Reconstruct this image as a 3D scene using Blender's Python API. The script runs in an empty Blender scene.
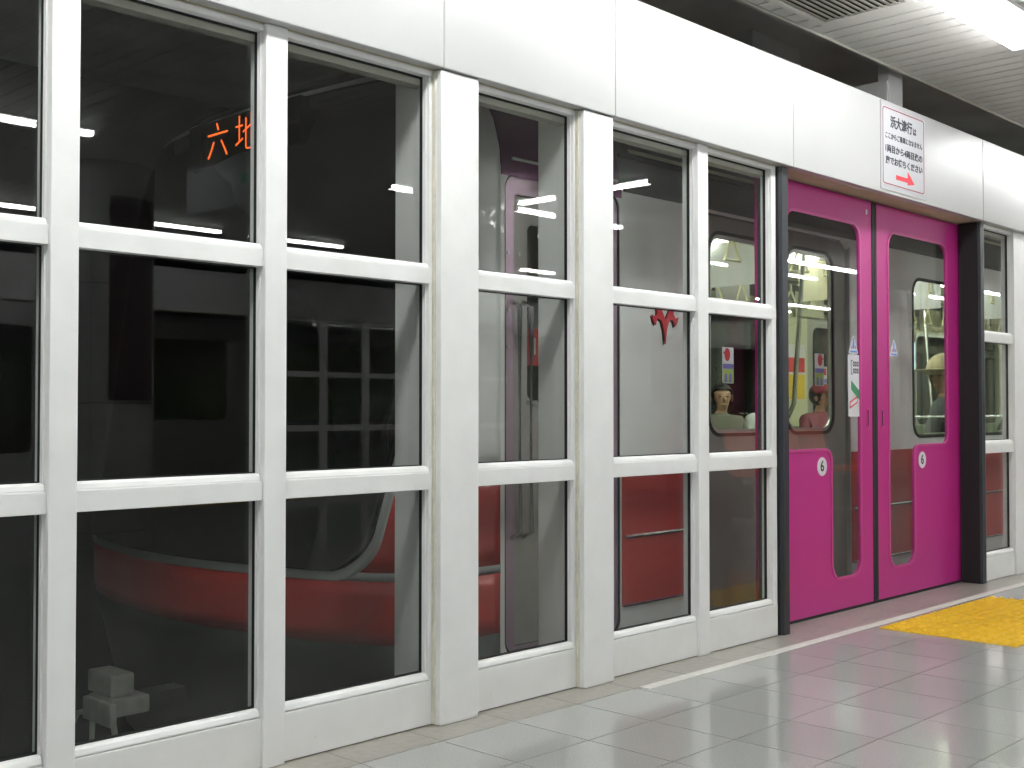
import bpy, bmesh, math, random
from mathutils import Vector
random.seed(7)
S = bpy.context.scene
COL = S.collection
PI = math.pi

# ---------------------------------------------------------------- camera, world, exposure
cam_d = bpy.data.cameras.new('camera')
cam = bpy.data.objects.new('camera', cam_d)
COL.objects.link(cam)
cam.location = (0, 0, .96)
cam.rotation_euler = (math.radians(90 + 1.28), 0, -math.radians(46.027))
cam_d.sensor_width = 36
cam_d.lens = 36 * 1182.65 / 1024
cam_d.clip_start = .02
S.camera = cam
W = bpy.data.worlds.new('world')
S.world = W
W.use_nodes = True
W.node_tree.nodes['Background'].inputs[0].default_value = (.05, .055, .06, 1)
W.node_tree.nodes['Background'].inputs[1].default_value = .15
S.view_settings.view_transform = 'Standard'
S.view_settings.look = 'None'
S.view_settings.exposure = 1.0
S.view_settings.gamma = 1
S.view_settings.use_curve_mapping = False
S.cycles.transparent_max_bounces = 24
S.cycles.max_bounces = 8
S.cycles.use_denoising = True
LAMP = 12.0          # platform fluorescent tubes
CABIN = 9.0          # train interior light strips

# ---------------------------------------------------------------- materials
def mat(name, col, rough=.5, metal=0, spec=.5, var=0, noise=0, nscale=60, bump=0, emit=0, coat=0, dirt=None):
    m = bpy.data.materials.new(name)
    m.use_nodes = True
    nt = m.node_tree
    b = nt.nodes['Principled BSDF']
    c = tuple(col) + (1,)
    b.inputs['Base Color'].default_value = c
    b.inputs['Roughness'].default_value = rough
    b.inputs['Metallic'].default_value = metal
    b.inputs['Specular IOR Level'].default_value = spec
    b.inputs['Coat Weight'].default_value = coat
    if emit:
        b.inputs['Emission Color'].default_value = c
        b.inputs['Emission Strength'].default_value = emit
    src = None
    tc = nt.nodes.new('ShaderNodeTexCoord')
    if noise or bump:
        n = nt.nodes.new('ShaderNodeTexNoise')
        n.inputs['Scale'].default_value = nscale
        n.inputs['Detail'].default_value = 4
        nt.links.new(tc.outputs['Object'], n.inputs['Vector'])
        if noise:
            r = nt.nodes.new('ShaderNodeMapRange')
            r.inputs['From Min'].default_value = .3
            r.inputs['From Max'].default_value = .7
            r.inputs['To Min'].default_value = 1 - noise
            r.inputs['To Max'].default_value = 1 + noise
            nt.links.new(n.outputs['Fac'], r.inputs['Value'])
            h = nt.nodes.new('ShaderNodeHueSaturation')
            h.inputs['Color'].default_value = c
            nt.links.new(r.outputs['Result'], h.inputs['Value'])
            src = h.outputs['Color']
        if bump:
            bp = nt.nodes.new('ShaderNodeBump')
            bp.inputs['Strength'].default_value = bump
            bp.inputs['Distance'].default_value = .002
            nt.links.new(n.outputs['Fac'], bp.inputs['Height'])
            nt.links.new(bp.outputs['Normal'], b.inputs['Normal'])
    if var:
        oi = nt.nodes.new('ShaderNodeObjectInfo')
        r = nt.nodes.new('ShaderNodeMapRange')
        r.inputs['To Min'].default_value = 1 - var
        r.inputs['To Max'].default_value = 1 + var
        nt.links.new(oi.outputs['Random'], r.inputs['Value'])
        h = nt.nodes.new('ShaderNodeHueSaturation')
        if src:
            nt.links.new(src, h.inputs['Color'])
        else:
            h.inputs['Color'].default_value = c
        nt.links.new(r.outputs['Result'], h.inputs['Value'])
        src = h.outputs['Color']
    if dirt:     # brown scuffs and stains, patchy
        n = nt.nodes.new('ShaderNodeTexNoise')
        n.inputs['Scale'].default_value = dirt[1]
        n.inputs['Detail'].default_value = 6
        nt.links.new(tc.outputs['Object'], n.inputs['Vector'])
        r = nt.nodes.new('ShaderNodeMapRange')
        r.inputs['From Min'].default_value = dirt[2]
        r.inputs['From Max'].default_value = dirt[2] + .12
        r.inputs['To Max'].default_value = dirt[3]
        nt.links.new(n.outputs['Fac'], r.inputs['Value'])
        mx = nt.nodes.new('ShaderNodeMix')
        mx.data_type = 'RGBA'
        nt.links.new(r.outputs['Result'], mx.inputs['Factor'])
        if src:
            nt.links.new(src, mx.inputs['A'])
        else:
            mx.inputs['A'].default_value = c
        mx.inputs['B'].default_value = tuple(dirt[0]) + (1,)
        src = mx.outputs['Result']
    if src:
        nt.links.new(src, b.inputs['Base Color'])
    return m

def glass_mat(name, tint, f0=.04):
    """clear sheet glass: see-through with a Schlick mirror on each face"""
    m = bpy.data.materials.new(name)
    m.use_nodes = True
    nt = m.node_tree
    nt.nodes.clear()
    N = nt.nodes.new
    out, mix = N('ShaderNodeOutputMaterial'), N('ShaderNodeMixShader')
    tr, gl = N('ShaderNodeBsdfTransparent'), N('ShaderNodeBsdfGlossy')
    tr.inputs['Color'].default_value = tuple(tint) + (1,)
    gl.inputs['Roughness'].default_value = 0
    g = N('ShaderNodeNewGeometry')
    dot = N('ShaderNodeVectorMath'); dot.operation = 'DOT_PRODUCT'
    nt.links.new(g.outputs['Incoming'], dot.inputs[0])
    nt.links.new(g.outputs['Normal'], dot.inputs[1])
    def M(op, a, b=None):
        n = N('ShaderNodeMath'); n.operation = op
        for i, v in enumerate((a, b)):
            if v is None: continue
            if isinstance(v, (int, float)): n.inputs[i].default_value = v
            else: nt.links.new(v, n.inputs[i])
        return n.outputs[0]
    c = M('ABSOLUTE', dot.outputs['Value'])
    p = M('POWER', M('SUBTRACT', 1, c), 5)
    F = M('ADD', M('MULTIPLY', p, 1 - f0), f0)
    nt.links.new(F, mix.inputs[0])
    nt.links.new(tr.outputs[0], mix.inputs[1])
    nt.links.new(gl.outputs[0], mix.inputs[2])
    nt.links.new(mix.outputs[0], out.inputs['Surface'])
    return m

M = dict(
    white=mat('white_coated_steel', (.81, .815, .805), .42, noise=.03, nscale=9, dirt=((.36, .31, .22), 5, .68, .35)),
    kick=mat('white_kick_steel', (.80, .805, .79), .42, noise=.03, nscale=9, dirt=((.16, .14, .11), 34, .70, .6)),
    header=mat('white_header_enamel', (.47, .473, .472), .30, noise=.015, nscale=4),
    soffit=mat('beige_soffit', (.52, .46, .30), .6, noise=.08, nscale=20),
    caulk=mat('cream_sealant', (.64, .62, .52), .7, noise=.1, nscale=30, dirt=((.40, .31, .14), 14, .66, .4)),
    seal=mat('black_sealant', (.01, .01, .011), .7),
    darkpost=mat('dark_slate_paint', (.022, .026, .034), .42, noise=.1, nscale=20),
    magenta=mat('magenta_enamel', (.50, .022, .235), .38, noise=.05, nscale=200),
    magrim=mat('magenta_rim', (.56, .06, .28), .35),
    rubber=mat('black_rubber', (.012, .012, .014), .6),
    glass=glass_mat('screen_glass', (.965, .975, .965)),
    tglass=glass_mat('train_glass', (.86, .90, .86)),
    tile=mat('grey_granite_tile', (.355, .358, .347), .11, var=.05, noise=.15, nscale=230, spec=.6),
    joint=mat('tile_joint', (.055, .055, .052), .9),
    strip=mat('beige_edge_strip', (.30, .285, .25), .3, noise=.12, nscale=40),
    yellow=mat('yellow_tactile', (.74, .45, .015), .55, spec=.25, var=.04, noise=.08, nscale=60),
    line=mat('white_floor_line', (.62, .61, .57), .5, noise=.07, nscale=30),
    slat=mat('ceiling_slat', (.80, .795, .77), .5, var=.03),
    gap=mat('ceiling_void', (.03, .03, .03), .9),
    trimc=mat('ceiling_edge_trim', (.40, .39, .34), .5),
    vent=mat('vent_grey', (.42, .41, .36), .5),
    dark=mat('dark_concrete', (.014, .014, .014), .85, noise=.3, nscale=3),
    slabm=mat('soffit_concrete', (.5, .5, .48), .9, noise=.2, nscale=2),
    wallm=mat('platform_end_wall', (.35, .35, .33), .5, noise=.05, nscale=3),
    steel=mat('galvanised_steel', (.45, .45, .44), .45, metal=.6, noise=.08, nscale=20),
    lampw=mat('lamp_housing', (.75, .75, .75), .4),
    lamp=mat('fluorescent_tube', (.985, 1.0, .985), .4, emit=LAMP),
    lampb=mat('fluorescent_tube_bright', (.985, 1.0, .985), .4, emit=LAMP * 2.1),
    paper=mat('sign_white', (.66, .66, .70), .45),
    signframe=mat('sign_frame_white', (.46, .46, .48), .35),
    redline=mat('sign_red_line', (.30, .04, .07), .5),
    red=mat('sign_red_arrow', (.75, .03, .05), .5),
    ink=mat('sign_ink', (.025, .03, .05), .6),
    black=mat('black_ink', (.015, .015, .015), .6),
    sblue=mat('sticker_blue', (.12, .25, .62), .5),
    sgreen=mat('sticker_green', (.05, .28, .13), .5),
    sred=mat('sticker_red', (.60, .04, .05), .5),
    spurple=mat('sticker_violet', (.18, .16, .50), .5),
    slime=mat('sticker_lime', (.35, .48, .12), .5),
    syellow=mat('poster_yellow', (.75, .52, .05), .5),
    # train
    tbody=mat('train_light_grey', (.70, .71, .70), .35, noise=.03, nscale=5, coat=.2),
    tred=mat('train_red', (.44, .034, .030), .35, coat=.3),
    tskirt=mat('train_skirt_dark', (.030, .032, .030), .6),
    troof=mat('train_roof_grey', (.075, .078, .078), .6),
    tdoor=mat('train_door_grey', (.21, .215, .20), .4, noise=.05, nscale=12),
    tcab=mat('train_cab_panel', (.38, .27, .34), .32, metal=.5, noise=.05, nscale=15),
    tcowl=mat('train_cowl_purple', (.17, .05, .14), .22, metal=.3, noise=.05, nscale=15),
    tcabd=mat('train_cab_door', (.34, .33, .31), .38, metal=.3, noise=.05, nscale=15),
    ttrim=mat('train_silver_trim', (.42, .43, .42), .3, metal=.6),
    tstripe=mat('train_grey_stripe', (.30, .305, .30), .45),
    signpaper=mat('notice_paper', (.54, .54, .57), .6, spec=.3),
    tblack=mat('train_black_gasket', (.012, .012, .012), .5),
    wshield=mat('train_windshield', (.006, .007, .007), .04, coat=.5),
    chrome=mat('handrail_chrome', (.6, .6, .6), .2, metal=1),
    cwall=mat('cabin_cream_wall', (.60, .60, .42), .5),
    cceil=mat('cabin_ceiling', (.72, .72, .58), .5),
    cfloor=mat('cabin_floor', (.16, .15, .13), .5),
    cseat=mat('cabin_seat_moquette', (.16, .20, .13), .9, noise=.2, nscale=80),
    clamp=mat('cabin_light_strip', (1, 1, .88), .4, emit=CABIN),
    dimstrip=mat('dim_cabin_light', (1, .95, .70), .4, emit=2.0),
    strap=mat('strap_ivory', (.75, .72, .48), .45),
    belt=mat('strap_belt', (.45, .42, .30), .7),
    led=mat('led_orange', (1, .13, .015), .5, emit=.8),
    lcd=mat('screen_pale_blue', (.62, .85, .95), .4, emit=.9),
    coupler=mat('coupler_grey', (.24, .24, .22), .55, noise=.15, nscale=20),
    # platform behind the camera
    clad=mat('column_cladding', (.40, .41, .40), .25, noise=.03, nscale=5),
    cladd=mat('column_dark_board', (.06, .035, .04), .5),
    orange=mat('orange_seat_plastic', (.88, .14, .045), .35),
    green=mat('exit_green', (.02, .36, .18), .5, emit=.25),
    greydoor=mat('service_door_grey', (.38, .39, .39), .4),
    # people
    skin=mat('skin', (.50, .30, .20), .55),
    hair=mat('dark_hair', (.012, .010, .010), .5),
    shirt_w=mat('white_shirt', (.62, .62, .66), .8),
    shirt_g=mat('olive_grey_top', (.16, .16, .13), .85),
    shirt_p=mat('dusty_pink_top', (.30, .09, .12), .85),
    shirt_b=mat('grey_blue_jacket', (.13, .14, .15), .85),
    trousers=mat('dark_trousers', (.03, .03, .04), .85),
    capred=mat('maroon_cap', (.22, .02, .04), .8),
    hatc=mat('straw_hat', (.62, .55, .36), .8),
    eye=mat('eye_dark', (.01, .01, .01), .3),
    bagstrap=mat('cream_bag_strap', (.62, .55, .40), .7),
)

# ---------------------------------------------------------------- helpers
def wloc(o):
    v = Vector((0, 0, 0))
    while o is not None:
        v += o.location
        o = o.parent
    return v

def link_mesh(name, me, m, parent=None, kind=None):
    """me holds world coordinates; stored relative to the parent's origin"""
    if parent is not None:
        off = wloc(parent)
        for v in me.vertices:
            v.co -= off
    o = bpy.data.objects.new(name, me)
    COL.objects.link(o)
    me.name = name
    mi = [0] * len(me.polygons)
    me.polygons.foreach_get('material_index', mi)
    me.materials.clear()
    for x in (m if isinstance(m, (list, tuple)) else [m]):
        me.materials.append(x if not isinstance(x, str) else M[x])
    if any(mi):
        me.polygons.foreach_set('material_index', mi)
    if parent is not None:
        o.parent = parent
    if kind:
        o['kind'] = kind
    return o

def smooth(o, ang=40):
    me = o.data
    for p in me.polygons:
        p.use_smooth = True
    try:
        me.set_sharp_from_angle(angle=math.radians(ang))
    except Exception:
        pass
    return o

class MB:
    def __init__(s):
        s.v, s.f, s.mi = [], [], []
    def add(s, vs, fs, mi=0):
        k = len(s.v)
        s.v += [tuple(v) for v in vs]
        s.f += [tuple(i + k for i in f) for f in fs]
        s.mi += [mi] * len(fs)
        return s
    def box(s, x0, x1, y0, y1, z0, z1, mi=0):
        return s.add([(x0, y0, z0), (x1, y0, z0), (x1, y1, z0), (x0, y1, z0), (x0, y0, z1), (x1, y0, z1), (x1, y1, z1), (x0, y1, z1)],
                     [(0, 3, 2, 1), (4, 5, 6, 7), (0, 1, 5, 4), (1, 2, 6, 5), (2, 3, 7, 6), (3, 0, 4, 7)], mi)
    def prism_x(s, prof, x0, x1, mi=0):
        """closed (y,z) profile swept along x"""
        n = len(prof)
        s.add([(x0, y, z) for y, z in prof] + [(x1, y, z) for y, z in prof],
              [tuple(range(n))[::-1], tuple(range(n, 2 * n))] + [(i, (i + 1) % n, n + (i + 1) % n, n + i) for i in range(n)], mi)
        return s
    def prism_z(s, prof, z0, z1, mi=0):
        n = len(prof)
        s.add([(x, y, z0) for x, y in prof] + [(x, y, z1) for x, y in prof],
              [tuple(range(n))[::-1], tuple(range(n, 2 * n))] + [(i, (i + 1) % n, n + (i + 1) % n, n + i) for i in range(n)], mi)
        return s
    def tube(s, pts, r, n=8, mi=0, closed=False):
        pts = [Vector(p) for p in pts]
        L = len(pts)
        rings = []
        up = Vector((0, 0, 1))
        for i, p in enumerate(pts):
            a = pts[(i - 1) % L] if (closed or i) else p
            b = pts[(i + 1) % L] if (closed or i < L - 1) else p
            t = (b - a).normalized()
            u = t.cross(up)
            if u.length < .05: u = t.cross(Vector((0, 1, 0)))
            u.normalize()
            w = t.cross(u)
            rr = r[i] if isinstance(r, (list, tuple)) else r
            rings.append([p + u * math.cos(2 * PI * k / n) * rr + w * math.sin(2 * PI * k / n) * rr for k in range(n)])
        fs = []
        for i in range(L if closed else L - 1):
            j = (i + 1) % L
            fs += [(i * n + k, i * n + (k + 1) % n, j * n + (k + 1) % n, j * n + k) for k in range(n)]
        if not closed:
            fs += [tuple(range(n))[::-1], tuple((L - 1) * n + k for k in range(n))]
        return s.add([q for r_ in rings for q in r_], fs, mi)
    def build(s, name, m, parent=None, kind=None, bevel=0, sm=False):
        me = bpy.data.meshes.new(name)
        me.from_pydata(s.v, [], s.f)
        me.polygons.foreach_set('material_index', s.mi)
        bm = bmesh.new(); bm.from_mesh(me)
        bmesh.ops.recalc_face_normals(bm, faces=bm.faces)
        if bevel:
            es = [e for e in bm.edges if len(e.link_faces) == 2 and e.calc_face_angle(0) > .6]
            bmesh.ops.bevel(bm, geom=es, offset=bevel, segments=2, affect='EDGES', profile=.6)
        bm.to_mesh(me); bm.free()
        o = link_mesh(name, me, m, parent, kind)
        if sm: smooth(o)
        return o

def box(name, m, parent, x0, x1, y0, y1, z0, z1, bevel=0, kind=None):
    return MB().box(x0, x1, y0, y1, z0, z1).build(name, m, parent, kind, bevel)

def tag(o, label, cat, group=None):
    o['label'] = label
    o['category'] = cat
    if group: o['group'] = group
    return o

def thing(name, label, cat, loc, group=None):
    o = bpy.data.objects.new(name, None)
    COL.objects.link(o)
    o.empty_display_size = .1
    o.location = loc
    o['kind'] = 'thing'
    return tag(o, label, cat, group)

def struct(o):
    o['kind'] = 'structure'
    return o

def copy_tree(o, parent=None):
    c = o.copy()
    COL.objects.link(c)
    c.parent = parent
    for ch in list(o.children):
        copy_tree(ch, c)
    return c

def fillet(poly, r, n=5):
    """round the corners of a closed 2-D polygon; r is one radius or one per corner"""
    out = []
    L = len(poly)
    for i, p in enumerate(poly):
        rr = r[i] if isinstance(r, (list, tuple)) else r
        p = Vector(p); a = Vector(poly[i - 1]); b = Vector(poly[(i + 1) % L])
        if rr <= 0:
            out.append(tuple(p)); continue
        da, db = (a - p).normalized(), (b - p).normalized()
        ang = da.angle(db)
        t = rr / math.tan(ang / 2)
        c = p + (da + db).normalized() * (rr / math.sin(ang / 2))
        s, e = p + da * t - c, p + db * t - c
        a0 = math.atan2(s.y, s.x); d = math.atan2(e.y, e.x) - a0
        while d > PI: d -= 2 * PI
        while d < -PI: d += 2 * PI
        out += [(c.x + rr * math.cos(a0 + d * k / n), c.y + rr * math.sin(a0 + d * k / n)) for k in range(n + 1)]
    return out

def rr(u0, v0, u1, v1, r, n=5):
    return fillet([(u0, v0), (u1, v0), (u1, v1), (u0, v1)], r, n)

def flat_mesh(outlines, thick):
    cu = bpy.data.curves.new('tmp', 'CURVE')
    cu.dimensions = '2D'
    cu.fill_mode = 'BOTH'
    cu.extrude = thick / 2
    for pts in outlines:
        sp = cu.splines.new('POLY')
        sp.points.add(len(pts) - 1)
        for k, p in enumerate(pts):
            sp.points[k].co = (p[0], p[1], 0, 1)
        sp.use_cyclic_u = True
    o = bpy.data.objects.new('tmp', cu)
    me = bpy.data.meshes.new_from_object(o)
    bpy.data.objects.remove(o); bpy.data.curves.remove(cu)
    return me

def plate(name, m, parent, outlines, y0, thick, kind=None, face='-y', x0=0):
    """sheet with holes. face '-y': (u,v)->(X,Z), front at y0.  face '-x': (u,v)->(-Y,Z), front at X=x0"""
    me = flat_mesh(outlines, thick)
    for v in me.vertices:
        u, w, t = v.co
        v.co = (u, y0 + thick / 2 - t, w) if face == '-y' else (x0 + thick / 2 - t, -u, w)
    return link_mesh(name, me, m, parent, kind)

def text(name, body, size, m, parent, u, v, y0, align='CENTER', face='-y', x0=0, sx=1.0, wx=0, bold=0, rot=0):
    cu = bpy.data.curves.new('tmp', 'FONT')
    cu.body = body
    cu.size = size
    cu.align_x = align
    cu.align_y = 'CENTER'
    cu.extrude = .0004
    cu.offset = bold
    cu.resolution_u = 3
    o = bpy.data.objects.new('tmp', cu)
    me = bpy.data.meshes.new_from_object(o)
    bpy.data.objects.remove(o); bpy.data.curves.remove(cu)
    xs = [q.co.x for q in me.vertices] or [0]
    if wx:
        sx = wx / max(1e-6, max(xs) - min(xs))
    mid = (max(xs) + min(xs)) / 2 if align == 'CENTER' else min(xs)
    for q in me.vertices:
        a, b, t = (q.co.x - mid) * sx, q.co.y, q.co.z
        a, b = a * math.cos(rot) - b * math.sin(rot), a * math.sin(rot) + b * math.cos(rot)
        q.co = (u + a, y0 - t, v + b) if face == '-y' else (x0 - t, u - a, v + b)
    return link_mesh(name, me, m, parent)

# ---------------------------------------------------------------- key planes
YP = 2.70       # face of the window frames
YPOST = 2.665   # face of the broad posts
YM = 2.690      # face of the slim mullions
YH = 2.655      # face of the header
YG = 2.732      # glass
YD = 2.805      # face of the sliding doors
ZH, ZT = 2.012, 2.464
YB = -5.74      # the screen on the other side of the platform

# ---------------------------------------------------------------- floor
floor = struct(box('floor', 'joint', None, -6, 24, YB - .2, 2.83, -1.15, -.003))
TX0, TY0, TP = 2.347, 2.546, .301
tile_me = None
def tile_box(mb, x, y, w, d):
    mb.box(x + .0016, x + w - .0016, y + .0016, y + d - .0016, -.02, 0)
n_t = 0
for i in range(-7, 26):
    for j in range(1, 8):
        x, y = TX0 + i * TP, TY0 - j * TP
        if tile_me is None:
            mb = MB(); tile_box(mb, 0, 0, TP, TP)
            o = mb.build('floor_tile', 'tile', floor)
            tile_me = o.data
        else:
            o = bpy.data.objects.new('floor_tile', tile_me)
            COL.objects.link(o); o.parent = floor
        o.location = (x, y, 0)
        n_t += 1
edge_me = None
for i in range(-7, 26):
    x = TX0 + i * TP
    if edge_me is None:
        mb = MB(); mb.box(.0012, TP - .0012, .0012, .2788, -.02, 0)
        o = mb.build('edge_tile', 'strip', floor); edge_me = o.data
    else:
        o = bpy.data.objects.new('edge_tile', edge_me); COL.objects.link(o); o.parent = floor
    o.location = (x, TY0, 0)
mb = MB()
for i in range(-27, 72):
    for j in range(1, 28):
        if -7 <= i < 26 and j < 8: continue
        tile_box(mb, TX0 + i * TP, TY0 - j * TP, TP, TP)
mb.build('far_tiles', 'tile', floor, kind='stuff')

t = tag(MB().box(3.275, 16, 2.500, 2.545, 0, .002).build('floor_line', 'line'), 'thin white stripe along the floor in front of the magenta doors', 'line')

def tactile(x, y, name='yellow tactile paving with raised dots in front of the magenta doors'):
    t = thing('tactile_paving', name, 'paving', (x, y, 0))
    me = None
    for i in range(4):
        for j in range(2):
            if me is None:
                mb = MB().box(.002, .298, .002, .298, 0, .004)
                for a in range(6):
                    for b in range(6):
                        cx, cy = .025 + a * .05, .025 + b * .05
                        ring = lambda r, z: [(cx + r * math.cos(k * PI / 4), cy + r * math.sin(k * PI / 4), z) for k in range(8)]
                        mb.add(ring(.016, .004) + ring(.009, .012), [(k, (k + 1) % 8, 8 + (k + 1) % 8, 8 + k) for k in range(8)] + [tuple(range(8, 16))])
                o = mb.build('paving_tile', 'yellow', None)
                o.parent = t; me = o.data
            else:
                o = bpy.data.objects.new('paving_tile', me); COL.objects.link(o); o.parent = t
            o.location = (i * .302, j * .302, 0)
    return t
tactile(4.885, 1.868)

# ---------------------------------------------------------------- ceiling
ZC = 2.70
ceil = struct(box('ceiling', 'gap', None, -6, 24, YB + .1, 2.742, ZC + .055, ZC + .09))
SP, SX = .1085, 4.356
slat_me = None
for i in range(-26, 110):
    x = SX + i * SP
    if slat_me is None:
        mb = MB().box(.0065, SP - .0065, YB + .1, 2.742, ZC, ZC + .005)
        o = mb.build('ceiling_slat', 'slat', None); o.parent = ceil; slat_me = o.data
    else:
        o = bpy.data.objects.new('ceiling_slat', slat_me); COL.objects.link(o); o.parent = ceil
    o.location = (x, 0, 0)
mb = MB()
for i in list(range(-95, -26)) + list(range(110, 180)):
    mb.box(SX + i * SP + .0065, SX + (i + 1) * SP - .0065, YB + .1, 2.742, ZC, ZC + .005)
mb.build('far_slats', 'slat', ceil, kind='stuff')
struct(MB().prism_x([(2.742, ZC - .012), (2.757, ZC - .012), (2.757, ZC + .09), (2.750, ZC + .09), (2.750, ZC + .004), (2.742, ZC + .004)], -6, 24).build('trim_1', 'trimc'))
struct(box('wall_tunnel_roof', 'slabm', None, -6, 24, YB - 3.5, 8.4, 2.92, 3.3))
struct(box('wall_track', 'dark', None, -6, 24, 6.6, 6.8, -1.3, 2.92))
struct(box('wall_back', 'dark', None, -6, 24, YB - 3.6, YB - 3.4, -1.3, 2.92))
struct(box('wall_left', 'wallm', None, -6.2, -6, YB - 3.4, 6.6, -1.3, 2.92))
struct(box('wall_right', 'wallm', None, 24, 24.2, YB - 3.4, 6.6, -1.3, 2.92))
struct(box('floor_track', 'dark', None, -6, 24, 2.83, 6.6, -1.3, -1.15))

# air-conditioning grille in the ceiling
gx0, gx1, gy0, gy1 = 3.55, 4.765, 2.215, 2.662
g = thing('ceiling_grille', 'grey louvred air grille set into the slatted ceiling', 'grille', ((gx0 + gx1) / 2, (gy0 + gy1) / 2, ZC))
fr = MB()
for a in ((gx0, gx1, gy0, gy0 + .03), (gx0, gx1, gy1 - .03, gy1), (gx0, gx0 + .03, gy0 + .03, gy1 - .03), (gx1 - .03, gx1, gy0 + .03, gy1 - .03)):
    fr.box(*a, ZC - .012, ZC)
fr.build('grille_frame', 'slat', g)
box('grille_backing', 'gap', g, gx0 + .03, gx1 - .03, gy0 + .03, gy1 - .03, ZC - .002, ZC)
for k in range(13):
    y = gy0 + .044 + k * .0298
    MB().prism_x([(y - .008, ZC - .012), (y - .008, ZC - .009), (y + .009, ZC - .006), (y + .009, ZC - .009)], gx0 + .03, gx1 - .03).build('louvre', 'vent', g)

# ---------------------------------------------------------------- fluorescent lights
def lamp(x0, x1, y, label, group=None, perp=False, n=2):
    k_ = .12 if n == 2 else .06
    xm = (x0 + x1) / 2
    if perp:
        L = x1 - x0
        t = thing('fluorescent_light', label, 'ceiling light', (y, xm, ZC), group)
        R = lambda a, b, c, d: (y + c, y + d, xm + a, xm + b)
    else:
        L = x1 - x0
        t = thing('fluorescent_light', label, 'ceiling light', (xm, y, ZC), group)
        R = lambda a, b, c, d: (xm + a, xm + b, y + c, y + d)
    h = L / 2
    box('housing', 'lampw', t, *R(-h, h, -k_, k_), ZC - .018, ZC)
    for s in ((-1, 1) if n == 2 else (0,)):
        c = s * .06
        MB().box(*R(-h + .02, h - .02, c - .03, c + .03), ZC - .046, ZC - .020).build('tube', 'lamp' if n == 2 else 'lampb', t)
        for e in (-1, 1):
            a, b = sorted((e * h, e * (h - .02)))
            box('socket', 'lampw', t, *R(a, b, c - .035, c + .035), ZC - .050, ZC - .018)
    return t
G1 = 'twin-tube lights in a row above the platform edge'
lamp(2.80, 5.63, 2.05, 'twin-tube fluorescent light beside the louvred grille on the slatted ceiling', G1)
for a in ((-3.32, -.49), (-.26, 2.57), (7.3, 10.13), (10.4, 13.2), (13.5, 16.3)):
    lamp(*a, 2.05, 'twin-tube fluorescent light over the platform edge, away from the louvred grille', G1)
G2 = 'single-tube lights in a row along the middle of the platform'
for a in ((-4.4, -1.8), (.75, 3.45), (5.8, 6.45), (7.2, 8.65), (11.05, 13.85), (16.25, 19.0)):
    lamp(*a, -1.45, 'single-tube fluorescent light over the middle of the platform', G2, n=1)
G3 = 'single-tube lights in a row by the opposite screen'
for a in ((-1.6, 1.0), (3.5, 6.2), (6.45, 7.66), (10.3, 13.1), (15.5, 18.1)):
    lamp(*a, -4.38, 'single-tube fluorescent light beside the opposite screen', G3, n=1)
lamp(-1.25, .12, 7.05, 'short fluorescent light running across the platform', perp=True, n=1)

# ---------------------------------------------------------------- the platform screen
def bay(x0, x1, label, st0=0, st1=0, zk=.135):
    """glazed bay between two uprights: kick panel, two transoms, top rail, three panes"""
    t = thing('screen_bay', label, 'window', ((x0 + x1) / 2, YP, 0), 'three-pane bays of the glass platform screen')
    a, b = x0 + .0005, x1 - .0005
    box('kick_panel', 'kick', t, a, b, YP, YP + .06, 0.003, zk, .002)
    beads = [(zk + .003, .158)]
    for z0, z1, zb in ((.718, .770, .790), (1.349, 1.397, 1.413)):
        box('transom', 'white', t, a, b, YP, YP + .055, z0, z1, .002)
        beads.append((z1, zb))
    for z0, z1 in beads:
        MB().prism_x([(YP + .003, z0), (YP + .003, z0 + .004), (YP + .007, z1 - .006), (YP + .013, z1 - .001), (YG - .005, z1), (YG - .005, z0)],
                     a, b - .003).build('glazing_bead', 'white', t)
    box('top_rail', 'white', t, a, b, YP + .002, YP + .055, 1.992, ZH, .002)
    box('inner_rail', 'vent', t, a, b, YG + .008, YG + .05, 1.968, 1.990)
    for s, e in ((a, st0), (b, st1)):
        if e:
            s0, s1 = (s, s + e) if s == a else (s - e, s)
            box('stile', 'white', t, s0, s1, YP + .001, YP + .055, .003, ZH - .001, .002)
    ga, gb = a + st0, b - st1
    for z0, z1 in ((.158, .718), (.790, 1.349), (1.413, 1.992)):
        box('jamb_bead', 'white', t, gb - .004, gb, YG - .018, YG - .004, z0, z1)
        box('jamb_bead', 'white', t, ga, ga + .004, YG - .018, YG - .004, z0, z1)
        gk = MB().box(ga + .0005, ga + .0035, YG - .004, YG + .010, z0, z1).box(gb - .0035, gb - .0005, YG - .004, YG + .010, z0, z1)
        gk.box(ga + .0035, gb - .0035, YG - .004, YG + .010, z0 - .004, z0 + .003).box(ga + .0035, gb - .0035, YG - .004, YG + .010, z1 - .003, z1 + .002)
        gk.build('gasket', 'seal', t)
        box('glass_pane', 'glass', t, ga + .0035, gb - .0035, YG, YG + .006, z0 + .003, z1 - .003)
    return t

def mullion(x0, label, w=.07):
    t = thing('screen_mullion', label, 'mullion', (x0 + w / 2, YM, 0), 'slim white mullions of the glass screen')
    box('upright', 'white', t, x0, x0 + w, YM, 2.766, 0, ZH, .003)
    return t

def post(x0, label, w=.162):
    t = thing('screen_post', label, 'post', (x0 + w / 2, YPOST, 0), 'broad white posts of the glass screen')
    box('upright', 'white', t, x0, x0 + w, YPOST, 2.78, .001, ZH - .004, .003)
    box('rear_channel', 'white', t, x0 + .004, x0 + w - .004, 2.78, 2.885, .001, ZH - .004, .002)
    MB().box(x0 - .006, x0, YP - .013, YP - .0005, .004, ZH - .004).build('sealant', 'caulk', t)
    MB().box(x0 + w, x0 + w + .006, YP - .013, YP - .0005, .004, ZH - .004).build('sealant', 'caulk', t)
    return t

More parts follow.
